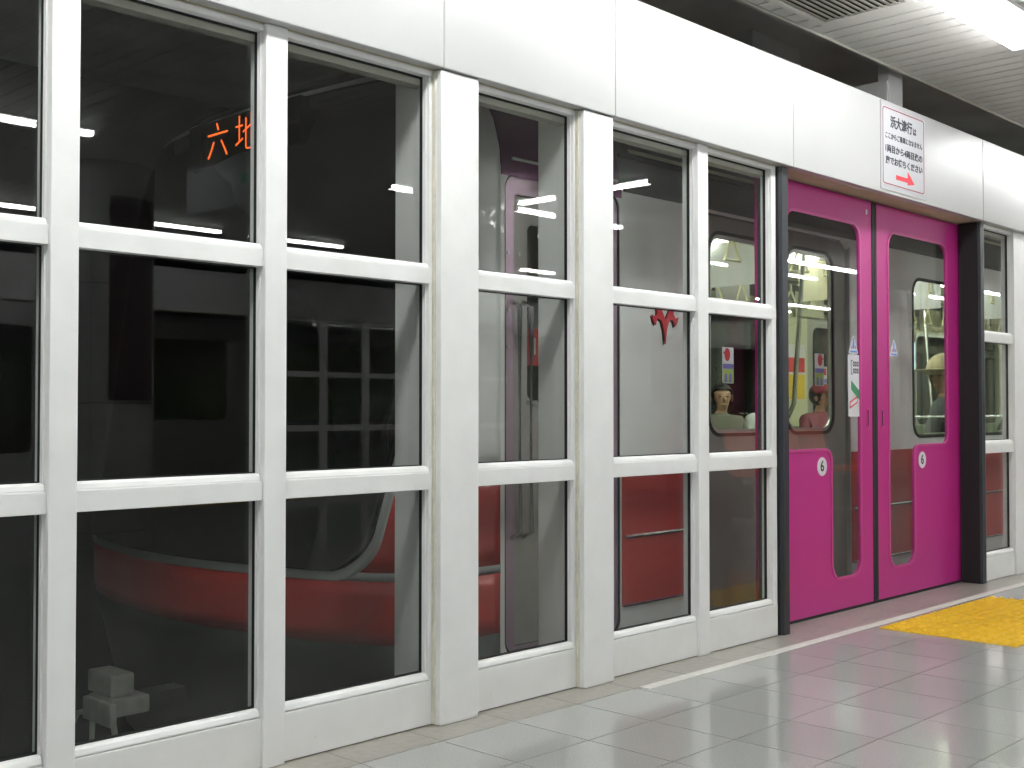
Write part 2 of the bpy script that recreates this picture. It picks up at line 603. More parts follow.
mullion(-.15, 'slim white mullion farthest from the magenta doors along the empty track')
bay(-.08, .57, 'three-pane glazed screen bay farthest from the magenta doors along the empty track')
mullion(.57, 'slim white mullion in front of the empty track, next but one to the broad post')
bay(.64, 1.235, 'three-pane glazed screen bay showing a dim reflected grey door')
mullion(1.235, 'slim white mullion between the bay with the grey door reflection and the orange sign')
bay(1.305, 1.83, 'three-pane glazed screen bay through which the orange illuminated characters show')
mullion(1.83, 'slim white mullion between the orange sign and the red train nose')
bay(1.90, 2.449, 'three-pane glazed screen bay in front of the red curved train nose', 0, .016)
post(2.449, 'broad white screen post beside the red train nose')
bay(2.611, 3.122, 'narrow three-pane glazed screen bay in front of the train cab door', 0.016, .012)
post(3.122, 'broad white screen post between the cab door and the red emblem')
bay(3.284, 3.842, 'three-pane glazed screen bay in front of the red emblem on the train', .016, 0)
mullion(3.842, 'slim white mullion between the red emblem and the magenta doors')
bay(3.912, 4.432, 'three-pane glazed screen bay next to the dark post of the magenta doors', 0, .035)
bay(6.600, 7.035, 'three-pane glazed screen bay just past the magenta doors', .03, 0)
mullion(7.035, 'wide flat white mullion of the bay just past the magenta doors', .16)
bay(7.195, 7.75, 'three-pane glazed screen bay, second one past the magenta doors')
mullion(7.75, 'slim white mullion between the second and third bay past the magenta doors')
bay(7.82, 8.38, 'three-pane glazed screen bay, third one past the magenta doors')
mullion(8.38, 'slim white mullion well past the magenta doors')
bay(8.45, 9.0, 'three-pane glazed screen bay, fourth one past the magenta doors', 0, .016)

mullion(9.0, 'slim white mullion at the start of the last three bays of the screen')
bay(9.07, 9.63, 'three-pane glazed screen bay, fifth one past the magenta doors')
mullion(9.63, 'slim white mullion between the fifth and sixth bay past the magenta doors')
bay(9.70, 10.26, 'three-pane glazed screen bay, sixth one past the magenta doors')
mullion(10.26, 'slim white mullion between the sixth and seventh bay past the magenta doors')
bay(10.33, 10.89, 'three-pane glazed screen bay, seventh one past the magenta doors')
mullion(10.89, 'slim white mullion closing the last bay of the screen')
bay(-.745, -.15, 'three-pane glazed screen bay at the very start of the screen')
mullion(-.815, 'slim white mullion at the very start of the screen')
# header panels
HX = [-1.25, 0, 1.22, 2.452, 3.285, 4.503, 6.515, 7.76, 9.0, 10.96]
HL = ['white header panel at the far end of the screen before the empty track', 'white header panel over the bay with no train behind',
      'white header panel over the empty track bays', 'white header panel over the red train nose', 'narrow white header panel over the cab door bay',
      'white header panel over the red emblem bays', 'long white header panel with the printed notice above the magenta doors',
      'white header panel next after the magenta doors', 'white header panel second after the magenta doors', 'white header panel farthest past the magenta doors']
for k in range(len(HX) - 1):
    a, b = HX[k] + .0015, HX[k + 1] - .0015
    h = thing('header_panel', HL[k + 1], 'panel', ((a + b) / 2, YH, ZH), 'white header panels above the screen')
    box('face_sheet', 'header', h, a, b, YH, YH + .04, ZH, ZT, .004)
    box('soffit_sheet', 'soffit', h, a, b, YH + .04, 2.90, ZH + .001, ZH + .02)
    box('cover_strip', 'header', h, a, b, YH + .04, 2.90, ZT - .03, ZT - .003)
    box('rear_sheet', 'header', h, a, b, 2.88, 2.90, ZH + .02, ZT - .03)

# hangers carrying the header from the roof
for k, x in enumerate((5.69, 2.45, 8.6)):
    h = thing('hanger_post', ['white steel hanger rising behind the header near the printed notice', 'white steel hanger rising behind the header over the train nose',
                              'white steel hanger rising behind the far header'][k], 'post', (x + .08, 2.88, ZT))
    box('web', 'header', h, x, x + .155, 2.80, 2.86, ZT - .002, 2.919, .002)
    box('flange', 'slabm', h, x - .012, x, 2.805, 3.05, ZT - .002, 2.655)
tag(box('roof_beam', 'slabm', None, 5.2, 5.675, 3.3, 3.6, 2.55, 2.919), 'grey concrete beam in the dark gap above the header', 'beam')

# ---------------------------------------------------------------- magenta sliding doors
def door_post(x0, label):
    t = thing('door_post', label, 'post', (x0 + .035, 2.75, 0), 'dark posts framing the magenta doors')
    MB().prism_z([(x0, 2.80), (x0, 2.695), (x0 + .012, 2.682), (x0 + .058, 2.682), (x0 + .07, 2.695), (x0 + .07, 2.80)], .001, ZH - .003).build('post_body', 'darkpost', t, sm=True)
    box('groove_strip', 'seal', t, x0 - .006, x0, 2.69, 2.79, .002, ZH - .004)
    return t
door_post(4.441, 'dark slate door post beside the magenta leaf with the white notice')
door_post(6.523, 'dark slate door post beside the magenta leaf without a notice')

def leaf(mir, label):
    C = 5.525
    X = (lambda x: 2 * C - x) if mir else (lambda x: x)
    P = lambda pts: [(X(a), b) for a, b in pts]
    t = thing('sliding_door', label, 'door', (X(4.98), YD, 0), 'pair of magenta platform doors')
    win = fillet([(4.68, .78), (5.090, .78), (5.090, .163), (5.372, .163), (5.372, 1.872), (4.68, 1.872)], [.05, .06, .075, .075, .075, .075], 7)
    def off(pts, d):
        c = []
        L = len(pts)
        for i, p in enumerate(pts):
            a, b = Vector(pts[i - 1]), Vector(pts[(i + 1) % L])
            n = (b - a).normalized(); c.append((p[0] + n.y * d, p[1] - n.x * d))
        return c
    outer = [(4.45, .012), (5.498, .012), (5.498, ZH - .006), (4.45, ZH - .006)]
    plate('door_panel', 'magenta', t, [P(outer), P(win)], YD, .014)
    plate('window_rim', 'magrim', t, [P(off(win, .010)), P(off(win, -.002))], YD - .004, .007)
    plate('glass_pane', 'glass', t, [P(off(win, -.0025))], YD + .004, .006)
    xs = sorted((X(5.499), X(5.5245)))
    box('rubber_edge', 'rubber', t, *xs, YD - .003, YD + .035, .014, ZH - .008, .004)
    xs = sorted((X(5.440), X(5.458)))
    gp = plate('finger_grip', 'magrim', t, [rr(xs[0] - .004, .868, xs[1] + .004, .972, .011), rr(xs[0] + .002, .878, xs[1] - .002, .962, .007)], YD - .003, .006)
    plate('grip_slot', 'rubber', gp, [rr(xs[0] + .0022, .8782, xs[1] - .0022, .9618, .006)], YD - .001, .003)
    c = X(4.998)
    circ = [(c + .044 * math.cos(k * PI / 14), .697 + .044 * math.sin(k * PI / 14)) for k in range(28)]
    st = plate('number_sticker', 'paper', t, [circ], YD - .0012, .0015)
    text('numeral', '6', .07, 'ink', st, c, .697, YD - .0016, bold=.0012)
    # warning triangle on the glass
    q = X(5.312)
    tr = plate('warning_triangle', 'paper', t, [fillet([(q - .050, 1.238), (q + .050, 1.238), (q, 1.330)], .005, 3)], YD + .0020, .0015)
    plate('triangle_figure', 'sblue', tr, [[(q - .010, 1.262), (q + .010, 1.262), (q + .005, 1.312), (q - .005, 1.312)]], YD + .0012, .0006)
    plate('triangle_base', 'sblue', tr, [[(q - .036, 1.243), (q + .036, 1.243), (q + .031, 1.252), (q - .031, 1.252)]], YD + .0012, .0006)
    for e in (-1, 1):
        plate('triangle_dot', 'sred', tr, [[(q + e * .019 - .003, 1.260), (q + e * .019 + .003, 1.260), (q + e * .017 + .003, 1.276), (q + e * .017 - .003, 1.276)]], YD + .0012, .0006)
    if not mir:
        box('lens', 'paper', t, 5.438, 5.452, YD - .004, YD, 1.935, 1.96, .002)
        # white notice stuck on the glass, printed upside of green and red bands
        n = plate('door_notice', 'paper', t, [[(5.258, .93), (5.368, .93), (5.368, 1.232), (5.258, 1.232)]], YD + .0020, .0015)
        def para(m, x, z, w, h, s, nm, y=YD + .0012):
            plate(nm, m, n, [[(x, z), (x + w, z + s), (x + w, z + s + h), (x, z + h)]], y, .0006)
        para('sgreen', 5.285, 1.062, .083, .045, -.050, 'green_band')
        para('sred', 5.270, .968, .080, .034, .030, 'red_band')
        para('paper', 5.278, .979, .064, .018, .024, 'red_band_centre', YD + .0006)
        plate('notice_frame', 'ink', n, [[(5.285, 1.135), (5.302, 1.135), (5.302, 1.139), (5.289, 1.139), (5.289, 1.201), (5.302, 1.201), (5.302, 1.205), (5.285, 1.205)]], YD + .0012, .0006)
        for r in range(2):
            for q2 in range(3):
                a = 5.306 + q2 * .020; z = 1.187 - r * .034
                plate('notice_mark', 'ink', n, [[(a, z - .012), (a + .014, z - .012), (a + .014, z + .012), (a, z + .012)], [(a + .004, z - .006), (a + .010, z - .006), (a + .010, z + .006), (a + .004, z + .006)]], YD + .0012, .0006)
    return t
leaf(False, 'magenta sliding door leaf with a white notice on its glass, beside the emblem bays')
leaf(True, 'magenta sliding door leaf with no notice on its glass, beside the thick dark jamb')
tag(box('door_track', 'seal', None, 4.515, 6.52, YD - .004, YD + .05, -.002, .010), 'black sill track under the magenta doors', 'track')

# ---------------------------------------------------------------- printed notice on the header
sg = thing('notice_sign', 'white paper notice with red border, Japanese text and red arrow on the header', 'sign', (5.545, YH, 2.05))
a, b, z0, z1 = 5.312, 5.778, 2.050, 2.436
box('backing_sheet', 'signframe', sg, a - .012, b + .02, YH - .004, YH - .0005, z0 - .022, z1 + .020)
box('paper_sheet', 'signpaper', sg, a, b, YH - .0052, YH - .004, z0, z1)
plate('border_line', 'redline', sg, [rr(a + .006, z0 + .006, b - .012, z1 - .006, .018), rr(a + .0112, z0 + .0112, b - .0172, z1 - .0112, .014)], YH - .0058, .0006)
TYS = YH - .0056
text('text_line', '浜大津行', .062, 'ink', sg, 5.515, 2.362, TYS, wx=.235, bold=.0018)
text('text_line', 'は', .040, 'ink', sg, 5.660, 2.354, TYS, bold=.0012)
text('text_line', 'ここからご乗車になれません', .032, 'ink', sg, 5.545, 2.292, TYS, wx=.40, bold=.0009)
text('text_line', '1両目から4両目迄の', .040, 'ink', sg, 5.545, 2.229, TYS, wx=.40, bold=.0013)
text('text_line', '扉でお待ちください', .040, 'ink', sg, 5.545, 2.172, TYS, wx=.40, bold=.0013)
plate('arrow', 'red', sg, [[(5.455, 2.090), (5.58, 2.090), (5.58, 2.078), (5.655, 2.090), (5.58, 2.146), (5.58, 2.112), (5.455, 2.112)]], YH - .0060, .0008)

# ---------------------------------------------------------------- the train
YT = 3.15
YC = 4.35
tr = thing('train', 'grey and red commuter train stopped behind the glass screen', 'train', (3.2, YC, -1.15))
half = [(3.20, 3.15), (3.06, 3.152), (2.94, 3.165), (2.84, 3.195), (2.755, 3.25), (2.69, 3.34), (2.63, 3.47), (2.575, 3.65), (2.53, 3.87), (2.49, 4.10), (2.475, 4.35)]
def cr(pts, n=5):
    out = []
    for i in range(len(pts) - 1):
        p0, p1, p2, p3 = [Vector(pts[max(0, min(len(pts) - 1, k))]) for k in (i - 1, i, i + 1, i + 2)]
        for k in range(n):
            t = k / n
            out.append(tuple(.5 * ((2 * p1) + (p2 - p0) * t + (2 * p0 - 5 * p1 + 4 * p2 - p3) * t * t + (3 * p1 - p0 - 3 * p2 + p3) * t ** 3)))
    out.append(pts[-1])
    return out
plan = cr(half)
plan = plan + [(x, 2 * YC - y) for x, y in plan[-2::-1]]
arc = [0]
for i in range(1, len(plan)):
    arc.append(arc[-1] + math.dist(plan[i], plan[i - 1]))
LEN = arc[-1]
def plan_at(s):
    s = max(0, min(LEN, s))
    for i in range(1, len(arc)):
        if s <= arc[i] + 1e-9:
            t = (s - arc[i - 1]) / max(1e-9, arc[i] - arc[i - 1])
            return Vector((plan[i - 1][0] + (plan[i][0] - plan[i - 1][0]) * t, plan[i - 1][1] + (plan[i][1] - plan[i - 1][1]) * t))
def nose(s, z, d=0):
    p = plan_at(s)
    tn = (plan_at(s + .01) - plan_at(s - .01)).normalized()
    nrm = Vector((-tn.y, tn.x))
    if nrm.x > 0 and 0.2 < s < LEN - .2: nrm = -nrm
    if s <= .2: nrm = Vector((-tn.y, tn.x)); nrm = nrm if nrm.y < 0 else -nrm
    if s >= LEN - .2: nrm = nrm if nrm.y > 0 else -nrm
    w = max(0, min(1, (3.2 - p.x) / .725))
    lean = .215 * max(0, z - .35) * w
    if z > 2.27: lean += (z - 2.27) * 1.2 * w
    if z < .15: lean += (.15 - z) * .35 * w
    p = p + nrm * d
    iy = 0
    if z > 1.9:
        iy = .30 * ((z - 1.9) / .5) ** 2
    y = p.y + iy * (YC - p.y) / 1.2
    return (p.x + lean, y, z)
def nose_patch(name, m, zs, s_lo, s_hi, d, parent, ns=72, both=True):
    vs, fs = [], []
    for z in zs:
        a, b = s_lo(z), s_hi(z)
        for k in range(ns + 1):
            vs.append(nose(a + (b - a) * k / ns, z, d))
    for i in range(len(zs) - 1):
        for k in range(ns):
            q = i * (ns + 1) + k
            fs.append((q, q + 1, q + ns + 2, q + ns + 1))
    me = bpy.data.meshes.new(name)
    me.from_pydata(vs, [], fs)
    bm = bmesh.new(); bm.from_mesh(me); bmesh.ops.recalc_face_normals(bm, faces=bm.faces); bm.to_mesh(me); bm.free()
    o = link_mesh(name, me, m, parent)
    sol = o.modifiers.new('thickness', 'SOLIDIFY'); sol.thickness = .003; sol.offset = 0
    smooth(o, 60)
    return o
def lin(a, b, n): return [a + (b - a) * k / n for k in range(n + 1)]
full = (lambda z: 0.0), (lambda z: LEN)
nose_patch('nose_skirt', 'tskirt', lin(-.55, .12, 5), *full, 0, tr)
nose_patch('nose_band_low', 'tred', lin(.12, .348, 4), *full, 0, tr)
nose_patch('nose_stripe', 'tstripe', lin(.348, .378, 2), *full, .002, tr)
nose_patch('nose_band_high', 'tred', lin(.378, .735, 4), *full, 0, tr)
nose_patch('nose_shell', 'tbody', lin(.735, 2.20, 12), *full, 0, tr)
nose_patch('nose_brow', 'wshield', lin(2.20, 2.36, 4), *full, 0, tr)
SE = min(range(len(plan) // 2), key=lambda i: abs(plan[i][0] / plan[i][1] - .812))
S0 = arc[SE]
def wedge(zb, mrg):
    R = .15
    def f(z):
        e = S0 - .16 * min(max(z - .5, -.2), .5) - mrg
        if z > .9: e = max(.27, e - (z - .9) * .5)  # black glass widened upward; the dim far side's shade is put into its shape
        if z < zb + R:
            q = (zb + R - z) / R
            e += R * (1 - math.sqrt(max(0, 1 - min(1, q) ** 2)))
        return e
    return f
f1, f2 = wedge(.345, .035), wedge(.378, 0)
zz = lambda zb, top: [zb + .15 * (1 - math.cos(PI / 2 * k / 9)) for k in range(10)] + lin(zb + .15, top, 14)[1:]
nose_patch('windshield_trim', 'ttrim', zz(.345, 2.28), f1, lambda z: LEN - f1(z), .004, tr)
ws = nose_patch('windshield', 'wshield', zz(.378, 2.24), f2, lambda z: LEN - f2(z), .010, tr)
# destination display in the top of the windshield
xl = nose(LEN / 2, 2.25, .02)[0] - .03
ds = box('destination_display', 'wshield', tr, xl, xl + .05, YC - .42, YC + .42, 2.045, 2.24)
for q, (ch, w_) in enumerate((('六', .160), ('地', .172), ('蔵', .165))):
    text('display_character', ch, .178, 'led', ds, YC + .185 - (0, .228, .42)[q], 2.137, 0, face='-x', x0=xl - .002, bold=-.003, wx=w_)
# coupler at the foot of the nose
cx = 2.24
cp = box('coupler', 'coupler', tr, cx, cx + .16, YC - .04, YC + .16, -.235, -.165, .010)
box('drawbar', 'tskirt', cp, cx + .16, cx + .5, YC + .01, YC + .11, -.235, -.175)
box('coupler_box', 'coupler', cp, cx + .01, cx + .11, YC - .01, YC + .19, -.163, -.075, .012)
box('coupler_head', 'coupler', cp, cx - .03, cx - .001, YC - .08, YC + .15, -.26, -.17, .008)
for pts in ([(cx - .01, YC + .14, -.23), (cx - .02, YC + .21, -.25), (cx - .02, YC + .32, -.38), (cx + .02, YC + .31, -.50)],
            [(cx - .01, YC - .07, -.25), (cx - .01, YC - .10, -.36), (cx + .02, YC - .08, -.50)],
            [(cx - .01, YC + .10, -.25), (cx - .01, YC + .11, -.38), (cx + .02, YC + .11, -.52)]):
    MB().tube(pts, .013, 6).build('air_hose', 'coupler', cp)

# side walls with openings
TE = 18.0
cabh = rr(3.216, .0, 3.93, 1.90, .05)
doors = [4.5, 9.55, 14.6]
DW = 1.42
wins = [(6.68, 8.85), (11.72, 13.9)]
holes = [rr(3.225, .02, 3.925, 1.875, .06)] + [rr(d, .01, d + DW, 1.885, .08) for d in doors] + [rr(a, .80, b, 1.75, .09) for a, b in wins]
plate('side_wall', 'tbody', tr, [[(3.2, -.02), (TE, -.02), (TE, 1.9), (3.2, 1.9)]] + holes, YT, .05)
seg = [3.93] + [v for d in doors for v in (d, d + DW)] + [TE]
for k in range(0, len(seg), 2):
    a, b = seg[k] + .004, seg[k + 1] - .004
    rb = box('red_band', 'tred', tr, a, b, YT - .004, YT - .0005, .13, .735)
    MB().tube([(a + .01, YT - .012, .425), (b - .01, YT - .012, .425)], .008, 6).build('guard_rail', 'chrome', rb)
    MB().tube([(a, YT - .008, .135), (b, YT - .008, .135)], .006, 6).build('band_edge', 'chrome', rb)
box('skirt', 'tskirt', tr, 3.2, TE, YT + .01, YT + .04, -.9, -.02)
rp = [(YT, 1.9), (YT + .035, 2.06), (YT + .12, 2.19), (YT + .3, 2.30), (YT + .7, 2.38), (YC, 2.41)]
rp = rp + [(2 * YC - y, z) for y, z in rp[-2::-1]]
rp = rp + [(y + (YC - y) * .03, z - .03) for y, z in rp[::-1]]
smooth(MB().prism_x(rp, 3.2, TE).build('roof', 'troof', tr), 30)
MB().prism_x([(YT - .012, 1.895), (YT - .012, 1.915), (YT + .01, 1.915), (YT + .01, 1.895)], 3.95, TE).build('rain_gutter', 'troof', tr)
MB().prism_x([(YT + .02, 2.05), (YT + .02, 2.062), (YT + .045, 2.062), (YT + .045, 2.05)], 3.95, TE).build('rain_gutter', 'troof', tr)
# cab doorway
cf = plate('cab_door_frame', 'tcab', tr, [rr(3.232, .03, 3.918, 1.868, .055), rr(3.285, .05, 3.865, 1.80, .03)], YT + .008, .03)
plate('frame_gap', 'tblack', cf, [rr(3.2255, .021, 3.9245, 1.8745, .06), rr(3.2325, .031, 3.9175, 1.8675, .055)], YT + .002, .02)
cd = plate('cab_door', 'tcabd', tr, [rr(3.290, .055, 3.860, 1.795, .03), rr(3.372, 1.00, 3.80, 1.69, .03)], YT + .022, .03)
plate('door_gap', 'tblack', cd, [rr(3.2852, .051, 3.8648, 1.7995, .03), rr(3.2895, .0545, 3.8605, 1.7955, .03)], YT + .026, .02)
plate('cab_window', 'tglass', cd, [rr(3.373, 1.001, 3.799, 1.689, .03)], YT + .034, .005)
plate('window_sill', 'chrome', cd, [[(3.37, .982), (3.80, .982), (3.80, .999), (3.37, .999)]], YT + .016, .006)
box('side_number_board', 'sred', cd, 3.42, 3.60, YT + .10, YT + .104, 1.14, 1.29)
text('numeral', '1', .10, 'paper', cd, 3.50, 1.215, YT + .0985)
for z in (1.45, 1.56, 1.34, 1.2):
    for x in (3.246, 3.308):
        MB().box(x, x + .012, YT + .004, YT + .0075, z, z + .012).build('bolt', 'ttrim', cf, bevel=.002)
for x in (3.272, 3.335):
    MB().tube([(x, YT + .01, .47), (x, YT - .035, .49), (x, YT - .035, 1.36), (x, YT + .01, 1.38)], .011, 8).build('handrail', 'chrome', tr, sm=True)
cw = [(YT - .006, 1.862), (YT - .006, 1.9), (YT + .029, 2.062), (YT + .114, 2.196), (YT + .295, 2.308), (YT + .3, 2.296), (YT + .12, 2.186), (YT + .036, 2.056), (YT + .002, 1.9), (YT + .002, 1.862)]
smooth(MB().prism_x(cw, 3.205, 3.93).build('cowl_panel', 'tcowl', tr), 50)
MB().tube([(3.26, YT - .008, 1.93), (3.90, YT - .008, 1.93)], .006, 6).build('cowl_rib', 'ttrim', tr)
# red emblem on the side wall
ex = [(4.2335, 1.2529), (4.2223, 1.3173), (4.2068, 1.354), (4.1862, 1.3641), (4.172, 1.3598), (4.1648, 1.3346), (4.1494, 1.3492), (4.1369, 1.3792), (4.1544, 1.3726), (4.1742, 1.3793), (4.1757, 1.3965), (4.1645, 1.4366), (4.2006, 1.414), (4.2198, 1.3832), (4.2347, 1.3581), (4.2565, 1.3915), (4.2704, 1.4153), (4.3056, 1.4438), (4.2937, 1.4081), (4.2944, 1.3906), (4.3097, 1.371), (4.3333, 1.3767), (4.3213, 1.3497), (4.3051, 1.3331), (4.2949, 1.3571), (4.2811, 1.365), (4.2658, 1.3598), (4.2483, 1.3272), (4.2394, 1.2856)]
em = plate('emblem', 'sred', tr, [ex], YT - .010, .006)
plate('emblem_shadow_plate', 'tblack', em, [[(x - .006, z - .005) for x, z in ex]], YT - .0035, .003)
# passenger doors
for d in doors:
    pd = None
    for k, (a, b) in enumerate(((d + .012, d + DW / 2 - .004), (d + DW / 2 + .004, d + DW - .012))):
        wa, wb = (a + .10, b - .115) if k == 0 else (a + .09, b - .14)
        p = plate('passenger_door', 'tdoor', tr, [rr(a, .02, b, 1.875, .06), rr(wa, .85, wb, 1.795, .085)], YT + .02, .03)
        plate('window_gasket', 'tblack', p, [rr(wa - .014, .836, wb + .014, 1.809, .095), rr(wa + .002, .852, wb - .002, 1.793, .083)], YT + .016, .010)
        plate('window_trim', 'ttrim', p, [rr(wa + .001, .851, wb - .001, 1.794, .084), rr(wa + .020, .870, wb - .020, 1.775, .07)], YT + .024, .010)
        plate('door_glass', 'tglass', p, [rr(wa + .012, .862, wb - .012, 1.783, .07)], YT + .034, .005)
        # finger-pinch sticker
        sx = (wa + .175) if k == 0 else (wa + .345)
        sx = min(max(sx, wa + .07), wb - .07)
        st = plate('hand_sticker', 'paper', p, [rr(sx - .047, 1.0900, sx + .047, 1.2620, .005, 2)], YT + .0320, .0012)
        s = -1 if k == 0 else 1
        cpt = [(sx + .006 * s + .024 * math.cos(q * PI / 7), 1.2276 + .032 * math.sin(q * PI / 7)) for q in range(14)]
        plate('red_hand', 'sred', st, [cpt], YT + .0314, .0006)
        plate('red_finger', 'sred', st, [[(sx + .000 * s, 1.2297), (sx + .040 * s, 1.2297), (sx + .040 * s, 1.2407), (sx + .000 * s, 1.2407)]], YT + .0308, .0005)
        box('violet_band', 'spurple', st, sx - .045, sx + .045, YT + .0313, YT + .0319, 1.1588, 1.1829)
        box('lime_picture', 'slime', st, sx - .045, sx + .045, YT + .0313, YT + .0319, 1.0921, 1.1581)
        for q in (-.02, .018):
            plate('sticker_figure', 'spurple', st, [[(sx + q - .012, 1.0934), (sx + q + .012, 1.0934), (sx + q + .010, 1.1244), (sx + q + .004, 1.1382), (sx + q - .004, 1.1382), (sx + q - .010, 1.1244)]], YT + .0307, .0005)
    box('door_post_left', 'ttrim', tr, d - .002, d + .010, YT - .003, YT + .05, .02, 1.85).name = 'doorway_edge'
    box('doorway_edge', 'ttrim', tr, d + DW - .010, d + DW + .002, YT - .003, YT + .05, .02, 1.85)
    box('door_step', 'chrome', tr, d, d + DW, YT - .02, YT + .10, -.018, .008)
for a, b in wins:
    w = plate('window_gasket', 'tblack', tr, [rr(a - .004, .796, b + .004, 1.754, .094), rr(a + .014, .814, b - .014, 1.736, .08)], YT - .004, .012)
    plate('side_glass', 'tglass', w, [rr(a + .003, .803, b - .003, 1.747, .085)], YT + .012, .005)
    MB().tube([(a + .02, YT + .06, .92), (b - .02, YT + .06, .92)], .010, 6).build('window_bar', 'chrome', w)
# interior
CX0 = 4.05
YF = 2 * YC - YT - .05
box('cabin_floor', 'cfloor', tr, 3.25, TE, YT + .05, YF, -.04, .005)
box('cab_bulkhead', 'cwall', tr, CX0, CX0 + .04, YT + .05, YF, .005, 2.10)
box('cabin_ceiling', 'cceil', tr, CX0 + .04, TE, YT + .08, YF - .02, 2.10, 2.13)
box('end_bulkhead', 'cwall', tr, TE - .04, TE, YT + .05, YF, .005, 2.10)
fh = [rr(d, .01, d + DW, 1.885, .08) for d in doors] + [rr(a, .80, b, 1.75, .09) for a, b in wins]
fw = plate('far_wall', 'cwall', tr, [[(CX0, -.02), (TE, -.02), (TE, 2.10), (CX0, 2.10)]] + fh, YF, .05)
for d in doors:
    for k, (a, b) in enumerate(((d + .012, d + DW / 2 - .004), (d + DW / 2 + .004, d + DW - .012))):
        p = plate('far_door', 'tcabd', tr, [rr(a, .02, b, 1.85, .02), rr(a + .10, .85, b - .10, 1.72, .085)], YF + .01, .03)
        plate('door_glass', 'tglass', p, [rr(a + .10, .851, b - .10, 1.719, .084)], YF + .02, .005)
        st = box('hand_sticker', 'paper', p, a + .25, a + .345, YF + .004, YF + .0055, 1.115, 1.365)
        box('red_hand', 'sred', st, a + .265, a + .33, YF + .0028, YF + .0036, 1.285, 1.345)
        box('violet_band', 'spurple', st, a + .252, a + .343, YF + .0028, YF + .0036, 1.215, 1.25)
        box('lime_picture', 'slime', st, a + .252, a + .343, YF + .0028, YF + .0036, 1.12, 1.21)
for a, b in wins:
    w = plate('window_gasket', 'ttrim', tr, [rr(a - .02, .78, b + .02, 1.77, .09), rr(a + .014, .814, b - .014, 1.736, .08)], YF - .010, .012)
    plate('side_glass', 'tglass', w, [rr(a, .80, b, 1.75, .085)], YF + .02, .005)
for y in (YT + .03, 2 * YC - YT - .06):
    MB().box(CX0 + .04, TE, y + .02, y + .03, 1.87, 2.10).build('cove_panel', 'cceil', tr)
for y in (3.85, 4.54):
    for k in range(7):
        box('light_strip', 'clamp', tr, 4.75 + 1.8 * k, 6.15 + 1.8 * k, y - .06, y + .06, 2.075, 2.099)
for y in (3.68, 5.02):
    MB().tube([(CX0 + .05, y, 1.99), (TE - .05, y, 1.99)], .014, 8).build('strap_rail', 'chrome', tr, sm=True)
strap_me = belt_me = None
for y in (3.68, 5.02):
    for k in range(36):
        x = 4.5 + k * .36
        if x > TE - .5: continue
        if strap_me is None:
            tri = [(-.075, 0, 0), (.075, 0, 0), (.012, 0, .125), (-.012, 0, .125)]
            b_ = MB().tube([(0, 0, -.02), (0, 0, -.085)], .012, 6).build('hand_strap', 'belt', None)
            b_.parent = tr; belt_me = b_.data
            h_ = MB().tube([(a, bb, c - .205) for a, bb, c in tri], .011, 6, closed=True).build('strap_handle', 'strap', None)
            h_.parent = b_; strap_me = h_.data
        else:
            b_ = bpy.data.objects.new('hand_strap', belt_me); COL.objects.link(b_); b_.parent = tr
            h_ = bpy.data.objects.new('strap_handle', strap_me); COL.objects.link(h_); h_.parent = b_
        b_.location = (x - 3.2, y - YC, 2.0 + 1.15)
        b_.rotation_euler = (0, 0, .25 * math.sin(k * 2.1))
# benches and grab poles
def bench(x0, x1, far):
    s = 1 if far else -1
    yb = YF - .02 if far else YT + .07
    q = lambda d: yb - s * d
    ys = sorted((q(0), q(.10)));   yc = sorted((q(.09), q(.50)))
    bb = box('bench_back', 'cseat', tr, x0, x1, *ys, .42, .82, .03)
    box('bench_cushion', 'cseat', tr, x0, x1, *yc, .30, .43, .03)
    yy = sorted((q(.02), q(.46)))
    box('bench_base', 'cfloor', tr, x0, x1, *yy, .006, .30)
    for x in (x0 - .02, x1 + .02):
        MB().tube([(x, q(.50), .35), (x, q(.50), .80), (x, q(.40), 1.0), (x, q(.33), 1.9), (x, q(.30), 2.09)], .014, 8).build('grab_pole', 'chrome', tr, sm=True)
bench(6.15, 9.35, True); bench(11.2, 14.4, True)
bench(6.15, 9.35, False); bench(11.2, 14.4, False)
# advertising cards inside
rnd = random.Random(3)
for k in range(16):
    x = 6.2 + k * .62
    box('advert_card', rnd.choice(['belt', 'paper', 'paper', 'belt', 'cwall', 'syellow']), tr, x, x + .5, YF - .028, YF - .022, 1.80, 2.02)
for k, x in enumerate((5.6, 6.6, 7.9, 9.2, 10.6, 12)):
    box('hanging_advert', ['paper', 'paper', 'belt', 'paper', 'paper', 'paper'][k], tr, x, x + .004, 4.1, 4.62, 1.78, 2.075)
po = box('wall_poster', 'paper', tr, 9.19, 9.49, YF - .012, YF - .006, 1.05, 1.55)
box('poster_red', 'sred', po, 9.20, 9.48, YF - .0135, YF - .0122, 1.30, 1.43)
box('poster_yellow', 'syellow', po, 9.20, 9.48, YF - .0135, YF - .0122, 1.06, 1.28)
sc = box('information_screen', 'lcd', tr, 11.35, 11.62, YF - .05, YF - .012, 1.38, 1.66, .004)

